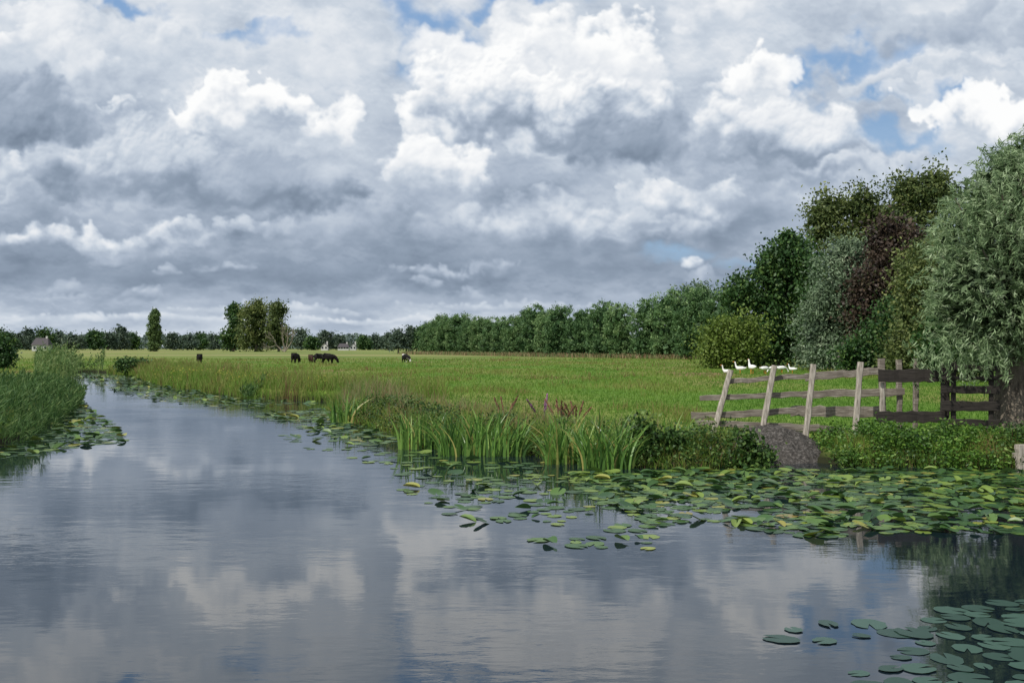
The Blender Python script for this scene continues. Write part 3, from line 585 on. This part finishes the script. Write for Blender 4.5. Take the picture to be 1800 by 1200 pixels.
M['orange'] = noisemat('orange_bill', [(.3,(.6,.2,.03)),(.7,(.7,.27,.05))], nscale=6, rough=.5)
cv = [(-.2,0,.92,.4,.42),(-.75,0,1.0,.33,.37),(.4,0,.95,.37,.43),(.76,0,.95,.25,.32),(1.02,0,.68,.17,.22),(1.18,0,.4,.15,.17),(1.28,0,.16,.1,.1)]
ce = [(0,1),(0,2),(2,3),(3,4),(4,5),(5,6)]
for sgn in (-1, 1):
    b0 = len(cv); cv += [(.42,.19*sgn,.62,.13),(.4,.2*sgn,.34,.075),(.42,.2*sgn,.05,.07)]; ce += [(2,b0),(b0,b0+1),(b0+1,b0+2)]
    b0 = len(cv); cv += [(-.62,.2*sgn,.62,.17),(-.84,.2*sgn,.36,.08),(-.77,.2*sgn,.05,.07)]; ce += [(1,b0),(b0,b0+1),(b0+1,b0+2)]
b0 = len(cv); cv += [(-1.04,0,1.05,.04),(-1.1,0,.5,.035)]; ce += [(1,b0),(b0,b0+1)]
cows = {k_: skin('cow_body', cv, ce, M[k_]) for k_ in ('black','brownhide','pied')}
ear = tube([(0,0,0),(0,.1,.03),(0,.2,0)], [.03,.06,.01], 6)
def cow(px, py, rz, mat, lab, s=1.0):
    x, y = G(px, py, GZ); root = empty('cow', lab, 'cow', (x, y, GZ-.03), rz); root.scale = (s*.88,)*3
    link('body', cows[mat], root)
    for sg in (-1, 1):
        link('ear', mesh_np('ear', ear[0]*np.array([1,sg,1]), ear[1], M[mat], smooth=True), root, (1.1,.1*sg,.56))
cow(350,638,2.0,'black','black cow standing alone at the far left of the meadow',.95)
cow(520,638,1.35,'black','black cow seen end-on, left of the small brown cow',1.05)
cow(547,637,-1.2,'brownhide','small dark brown cow between black cows',.85)
cow(563,637.5,.45,'black','black cow partly behind the grazing cow in the middle group')
cow(578,639,-.15,'black','black cow grazing side-on at the right of the middle group',1.05)
cow(714,637,-.9,'pied','black and white cow grazing alone right of the others',.92)
def goose(px, py, rz, pose, lab, s=1.0):
    x, y = G(px, py, GZ); root = empty('goose', lab, 'goose', (x, y, GZ+(0 if pose != 'sit' else -.2)), rz); root.scale = (s,)*3
    gv = [(-.05,0,.4,.17,.16),(.18,0,.42,.15,.15),(-.3,0,.42,.1,.09),(-.46,0,.46,.04,.03)]; ge = [(0,1),(0,2),(2,3)]
    if pose == 'graze': gv += [(.36,0,.42,.07),(.5,0,.22,.045),(.56,0,.1,.055)]; hp = (.6,0,.07); hd_ = (.66,0,.02)
    else: gv += [(.3,0,.55,.07),(.33,0,.75,.045),(.38,0,.9,.055)]; hp = (.42,0,.9); hd_ = (.52,0,.87)
    ge += [(1,4),(4,5),(5,6)]
    link('body', skin('goose_body', gv, ge, M['white']), root)
    b = tube([hp, hd_], [.03,.012], 6); link('bill', mesh_np('bill', b[0], b[1], M['orange'], smooth=True), root)
    if pose != 'sit':
        for sg in (-1, 1):
            l = tube([(0,.07*sg,.3),(0,.07*sg,.04),(.08,.07*sg,.0)], [.03,.018,.03], 6); link('leg', mesh_np('leg', l[0], l[1], M['orange']), root)
goose(1278,657,3.0,'sit','white goose resting at the far left of the flock',.95)
goose(1301,657,2.9,'up','white goose with raised neck, second from the left')
goose(1322,657,1.9,'up','tallest white goose with upright neck near the flock centre',1.2)
goose(1344,657,.4,'graze','white goose grazing just right of the tallest goose')
goose(1361,656,3.3,'graze','white goose behind the second leaning fence post')
goose(1374,656,.2,'graze','white goose just right of the second leaning fence post')
goose(1393,656,2.6,'up','white goose at the right end of the flock',.8)
# ------------------------------------------------------------------ houses
M['wall'] = noisemat('white_wall', [(.3,(.45,.45,.43)),(.7,(.58,.58,.56))], nscale=1, rough=.8)
M['roof'] = noisemat('dark_roof', [(.3,(.05,.045,.05)),(.7,(.09,.08,.085))], nscale=2, rough=.8)
M['glass'] = noisemat('dark_glass', [(.3,(.02,.025,.03)),(.7,(.04,.05,.06))], nscale=2, rough=.1)
def boxm(name, x0, x1, y0, y1, z0, z1, mat, parent):
    V = [(x,y,z) for x in (x0,x1) for y in (y0,y1) for z in (z0,z1)]
    return link(name, mesh_np(name, V, [(0,1,3,2),(4,6,7,5),(0,4,5,1),(2,3,7,6),(0,2,6,4),(1,5,7,3)], M[mat]), parent)
def house(px, d, w_, dep, hw, hr, lab, gable=False, nwin=3, z0=GZ):
    root = empty('house', lab, 'house', (W(px,612,d).x, d, z0), random.uniform(-.25,.25))
    boxm('wall', -w_/2, w_/2, -dep/2, dep/2, 0, hw, 'wall', root)
    o_ = .4
    if gable:
        V = [(-w_/2-o_,-dep/2-o_,hw-.2),(0,-dep/2-o_,hw+hr),(w_/2+o_,-dep/2-o_,hw-.2),(-w_/2-o_,dep/2+o_,hw-.2),(0,dep/2+o_,hw+hr),(w_/2+o_,dep/2+o_,hw-.2)]
        g_ = [(-w_/2,-dep/2+.01,hw),(w_/2,-dep/2+.01,hw),(.01,-dep/2+.01,hw+hr-.35),(-.01,-dep/2+.01,hw+hr-.35)]
        link('gable', mesh_np('gable', g_, [(0,1,2,3)], M['wall']), root)
        r = link('roof', mesh_np('roof', V, [(0,1,4,3),(1,2,5,4)], M['roof']), root)
    else:
        V = [(-w_/2-o_,-dep/2-o_,hw-.2),(w_/2+o_,-dep/2-o_,hw-.2),(w_/2+o_,dep/2+o_,hw-.2),(-w_/2-o_,dep/2+o_,hw-.2),(-w_/2+.8,-.05,hw+hr),(w_/2-.8,-.05,hw+hr),(w_/2-.8,.05,hw+hr),(-w_/2+.8,.05,hw+hr)]
        r = link('roof', mesh_np('roof', V, [(0,1,5,4),(2,3,7,6),(1,2,6,5),(3,0,4,7),(4,5,6,7)], M['roof']), root)
    boxm('chimney', w_*.25, w_*.25+.8, -.4, .4, hw+hr*.4, hw+hr+.9, 'wall', r)
    for i in range(nwin):
        cx_ = -w_/2+w_*(i+.5)/nwin; boxm('window', cx_-.5, cx_+.5, -dep/2-.04, -dep/2+.02, 1.0, 2.2, 'glass', root)
house(74, 500, 7.5, 7, 3.2, 3.4, 'white house with dark roof among the trees at far left')
house(571, 600, 4, 7, 2.2, 2.4, 'narrow white gabled house right of the dead tree', True, 2)
house(604, 610, 6.5, 7, 2.0, 2.2, 'long low white house beyond the middle of the meadow', False, 4)
house(621, 620, 3.6, 6, 2.3, 2.3, 'small white gabled house at the right end of the far hamlet', True, 2)
# ------------------------------------------------------------------ camera, sun
cam = bpy.data.cameras.new('camera'); co = bpy.data.objects.new('camera', cam); C.objects.link(co)
co.location = (0,0,H); co.rotation_euler = (math.pi/2,0,0); cam.lens = 35; cam.sensor_width = 36; cam.shift_y = 10/1800; cam.clip_end = 20000; cam.clip_start = .1
S.camera = co
sd = Vector((-.62,-.52,.95)).normalized()
sl = bpy.data.lights.new('sun', 'SUN'); sl.energy = 4.2; sl.angle = math.radians(.6); sl.color = (1,.95,.87)
so = bpy.data.objects.new('sun', sl); C.objects.link(so); so.rotation_euler = sd.to_track_quat('Z', 'Y').to_euler(); so.location = (-20,-10,40)
# ------------------------------------------------------------------ cloudy sky backdrop, far away (cloud field worked out as relief-lit puffs)
Ud = np.arange(-130, 1931, 2.0)
Ul = -130-np.cumsum(4*1.06**np.arange(1, 80)); Ul = Ul[Ul > -7500][::-1]; Ur = 1930+np.cumsum(4*1.06**np.arange(1, 80)); Ur = Ur[Ur < 9300]
Ua = np.concatenate([Ul, Ud, Ur])
Vu = -110-np.cumsum(3*1.05**np.arange(1, 80)); Vu = Vu[Vu > -1300][::-1]
Va = np.concatenate([Vu, np.arange(-110, 612, 2.0), [612, 620, 632]])
Vg, Ug = np.meshgrid(Va, Ua, indexing='ij')
up_ = 612-np.minimum(Vg, 611)
NX = Ug/100; NY = up_/100+1.3*(1-np.exp(-up_/110))
sc_ = np.clip(up_/330, .2, 1.0)
wx1 = fbm(NX*.8, NY*.8, 5, 1); wy1 = fbm(NX*.8, NY*.8, 5, 6)
wx2 = fbm(NX*2.6, NY*2.6, 4, 12, .5); wy2 = fbm(NX*2.6, NY*2.6, 4, 15, .5)
UW = Ug+sc_*(85*wx1+32*wx2); VW = Vg+sc_*(66*wy1+24*wy2)
bil = fbm(NX*1.5+.4*wx1, NY*1.5+.4*wy1, 4, 20, .42, True)
fin = fbm(NX*4, NY*4, 5, 30, .5)
mid = fbm(NX*1.1+.5*wx1, NY*1.2, 5, 50, .5)
def sst(x, a, b): t = np.clip((x-a)/(b-a), 0, 1); return t*t*(3-2*t)
Lb_ = np.interp(Vg+wy1*80*sc_, [-1300,-300,0,80,200,330,400,440,485,525,565,612], [.62,.74,.80,.81,.77,.71,.66,.61,.58,.67,.77,.81])
big = fbm(NX*.55+3, NY*.9, 5, 40)
Lc = Lb_+.17*big+.01*fin+.07*mid
hb = fbm(NX*1.1, NY*1.3, 5, 44)
Lc = Lc+.015*np.tanh(np.gradient(hb, Va, axis=0)*90)
blue = np.zeros_like(Lc)
for (px, py, hw, hh) in ((1500,92,74,18),(1560,160,32,14),(1575,238,78,18),(770,30,54,28),(735,108,30,32),(190,5,60,12),(470,60,56,10),(1180,447,46,11),(1425,135,30,20),(900,5,90,11),(1640,175,36,10),(1350,470,50,8)):
    blue = np.maximum(blue, 1-sst(np.hypot((UW-px)/(hw*1.4), (VW-py)/(hh*1.5))+.9*hb, .2, 1.35))
CL = [
 (1000,530,900,20,.72,.66,.9),(250,560,330,12,.87,.75,.7),(700,565,260,10,.87,.75,.7),(1150,563,200,12,.88,.75,.7),(480,545,200,12,.83,.68,.7),(900,540,220,12,.81,.67,.7),
 (1000,462,420,34,.64,.53,1.1),(300,480,440,34,.60,.50,1.1),
 (760,480,120,14,.8,.6,.9),(150,425,230,30,.92,.62,.7),(430,410,190,28,.83,.59,.8),
 (1450,370,240,56,.80,.60,.8),(1700,345,220,66,.76,.62,.8),(1560,440,260,26,.70,.61,1),
 (1010,400,330,56,.87,.57,.8),(1180,350,130,46,.93,.65,.7),(620,400,150,40,.76,.56,.9),
 (760,300,110,74,.96,.68,.55),(745,215,55,48,1.0,.85,.55),
 (590,225,64,56,.99,.75,.55),
 (180,110,330,80,.89,.81,1),(560,90,240,70,.9,.83,1),
 (420,190,150,42,1.03,.81,.45),
 (290,305,230,88,.81,.44,.55),(520,335,150,70,.71,.44,.65),(50,215,130,72,.65,.44,.55),(80,300,120,36,.86,.6,.7),
 (870,115,150,66,.96,.79,.65),
 (980,185,220,112,.97,.42,.45),(1030,95,115,58,1.0,.82,.5),(1100,255,160,56,.62,.43,.85),
 (1390,240,190,84,.91,.48,.55),(1340,150,88,46,1.0,.77,.45),(1570,300,130,36,.84,.61,.7),
 (1660,50,230,54,.72,.55,.9),(1560,130,80,24,.88,.75,.8),
 (1730,205,135,46,1.04,.9,.42),(1710,120,140,30,.87,.7,.7),
 (1220,462,24,14,.95,.78,.8),
]
r9 = np.random.default_rng(19)
for _ in range(38):
    px = r9.uniform(-50, 1850); py = r9.uniform(20, 540); b_ = np.interp(py, [0,200,400,480,540], [.84,.8,.69,.61,.74])
    s_ = np.interp(py, [0,540], [1, .35])
    CL.insert(int(r9.integers(8, 24)), (px, py, r9.uniform(60,150)*s_, r9.uniform(28,60)*s_, b_+r9.uniform(.04,.15), b_-r9.uniform(.03,.14), .8))
for _ in range(30):
    a_ = r9.uniform(-4500, 6200)
    if -250 < a_ < 2050: CL.append((a_, r9.uniform(-420,-150), r9.uniform(120,260), r9.uniform(50,90), r9.uniform(.85,1), r9.uniform(.5,.65), .4))
    else: CL.append((a_, r9.uniform(-200,480), r9.uniform(150,500), r9.uniform(40,90), r9.uniform(.75,1), r9.uniform(.45,.6), .4))
for (px, py, hw, hh, lt, lb, sf) in CL:
    j0, j1 = np.searchsorted(Ua, [px-hw*1.8-90, px+hw*1.8+90]); i0, i1 = np.searchsorted(Va, [py-hh*2.4-60, py+hh*2.4+60])
    if j1-j0 < 3 or i1-i0 < 3: continue
    sl_ = (slice(i0, i1), slice(j0, j1)); u_ = UW[sl_]; v_ = VW[sl_]
    npf = int(min(50, 10+5*hw/hh)); h = np.zeros_like(u_)
    for k in range(npf):
        a = r9.uniform(-.92, .92); t = math.sqrt(max(0, 1-a*a)); r = hh*r9.uniform(.25, .62)*(.5+.5*t)
        cx_ = px+a*hw; b0 = hh*.75; top = -hh*t*.95+r*.6; cy_ = py+b0+(top-b0)*r9.random()**.65-r*.4
        d2 = ((u_-cx_)/(r*1.2))**2+((v_-cy_)/r)**2
        h += (np.clip(1-d2, 0, 1)**.8*r)**3
    e2 = np.clip(1-((u_-px)/(hw*.95))**2-((v_-py)/(hh*.8))**2, 0, 1); h += (e2**.7*hh*.55)**3
    h = h**(1/3)
    n_ = h/(hh*.5); b_ = bil[sl_]; f_ = fin[sl_]; m_ = mid[sl_]
    al = sst(n_+.4*b_*np.clip(n_*2, 0, 1)+.3*f_*np.clip(n_*3, 0, 1)+.25*m_, .03, .14+sf*2.0)
    tv = np.clip((py+hh*.85-v_)/(hh*1.75), 0, 1)
    al = al*sst(tv+.3*m_, -.12, .36)
    hs = h+hh*.26*b_*np.clip(n_, 0, 1)
    gv = np.gradient(hs, Va[i0:i1], axis=0); gu = np.gradient(hs, Ua[j0:j1], axis=1)
    rel = np.tanh(.5*(gv*.8+gu*.45))
    li = lb+(lt-lb)*sst(tv+.08*f_+.25*m_+.12*b_, -.02, .78)+rel*(.02+.1*(lt-lb))*(.3+tv)
    Lc[sl_] = Lc[sl_]*(1-al)+li*al
    blue[sl_] *= (1-al*.85)
st_ = [.30,.40,.5,.6,.7,.8,.9,1.0]
cc_ = np.array([(.07,.095,.14),(.115,.15,.21),(.185,.237,.315),(.275,.34,.435),(.405,.475,.58),(.585,.65,.735),(.8,.83,.87),(.985,.99,.99)])
col = np.stack([np.interp(Lc, st_, cc_[:, i]) for i in range(3)], -1)
bc = np.stack([np.interp(Vg, [0, 600], a) for a in ((.17,.36),(.34,.52),(.62,.68))], -1)
col = col*(1-.85*blue[..., None])+bc*.85*blue[..., None]
Dv = np.stack([(Ug-900)/F, np.ones_like(Ug), (HY-Vg)/F], -1); Dv /= np.linalg.norm(Dv, axis=-1, keepdims=True)
Pv = Dv*7500+np.array([0, 0, H])
nr, nc = Ug.shape; idx = np.arange(nr*nc).reshape(nr, nc)
Fs = np.stack([idx[:-1,:-1], idx[:-1,1:], idx[1:,1:], idx[1:,:-1]], -1).reshape(-1, 4)
m, nt, out = newmat('cloud_sky'); N = nt.nodes
at = N.new('ShaderNodeAttribute'); at.attribute_name = 'cloud'; em = N.new('ShaderNodeEmission'); nt.links.new(at.outputs['Color'], em.inputs[0]); nt.links.new(em.outputs[0], out.inputs[0])
try: m.cycles.emission_sampling = 'NONE'
except Exception as ex: print(ex)
me = mesh_np('sky', Pv.reshape(-1, 3), Fs, m, smooth=True)
ca = me.attributes.new('cloud', 'FLOAT_COLOR', 'POINT'); ca.data.foreach_set('color', np.concatenate([col.reshape(-1, 3), np.ones((nr*nc, 1))], 1).astype(np.float32).ravel())
tag(link('sky', me), kind='structure')
# ------------------------------------------------------------------ world: Nishita daylight with broken cloud overhead and behind
wd = bpy.data.worlds.new('World'); S.world = wd; wd.use_nodes = True; nt = wd.node_tree; nt.nodes.clear(); N = nt.nodes; Lk = nt.links
ns = N.new('ShaderNodeTexSky'); ns.sky_type = 'NISHITA'; ns.sun_disc = False; ns.sun_elevation = math.asin(sd.z); ns.sun_rotation = math.atan2(sd.x, sd.y)
tc = N.new('ShaderNodeTexCoord'); no = N.new('ShaderNodeTexNoise'); no.inputs['Scale'].default_value = 3; no.inputs['Detail'].default_value = 3; Lk.new(tc.outputs['Generated'], no.inputs['Vector'])
cr = ramp(nt, [(.3,(3.2,3.8,4.8)),(.5,(6.0,6.5,7.2)),(.7,(9.5,9.6,9.8))], no.outputs['Fac'])
mxs = N.new('ShaderNodeMix'); mxs.data_type = 'RGBA'; mxs.inputs[0].default_value = .82; Lk.new(ns.outputs[0], mxs.inputs[6]); Lk.new(cr.outputs[0], mxs.inputs[7])
bg = N.new('ShaderNodeBackground'); bg.inputs['Strength'].default_value = .1; Lk.new(mxs.outputs[2], bg.inputs[0])
wo = N.new('ShaderNodeOutputWorld'); Lk.new(bg.outputs[0], wo.inputs[0])
S.view_settings.view_transform = 'Standard'; S.view_settings.look = 'None'; S.view_settings.exposure = 0
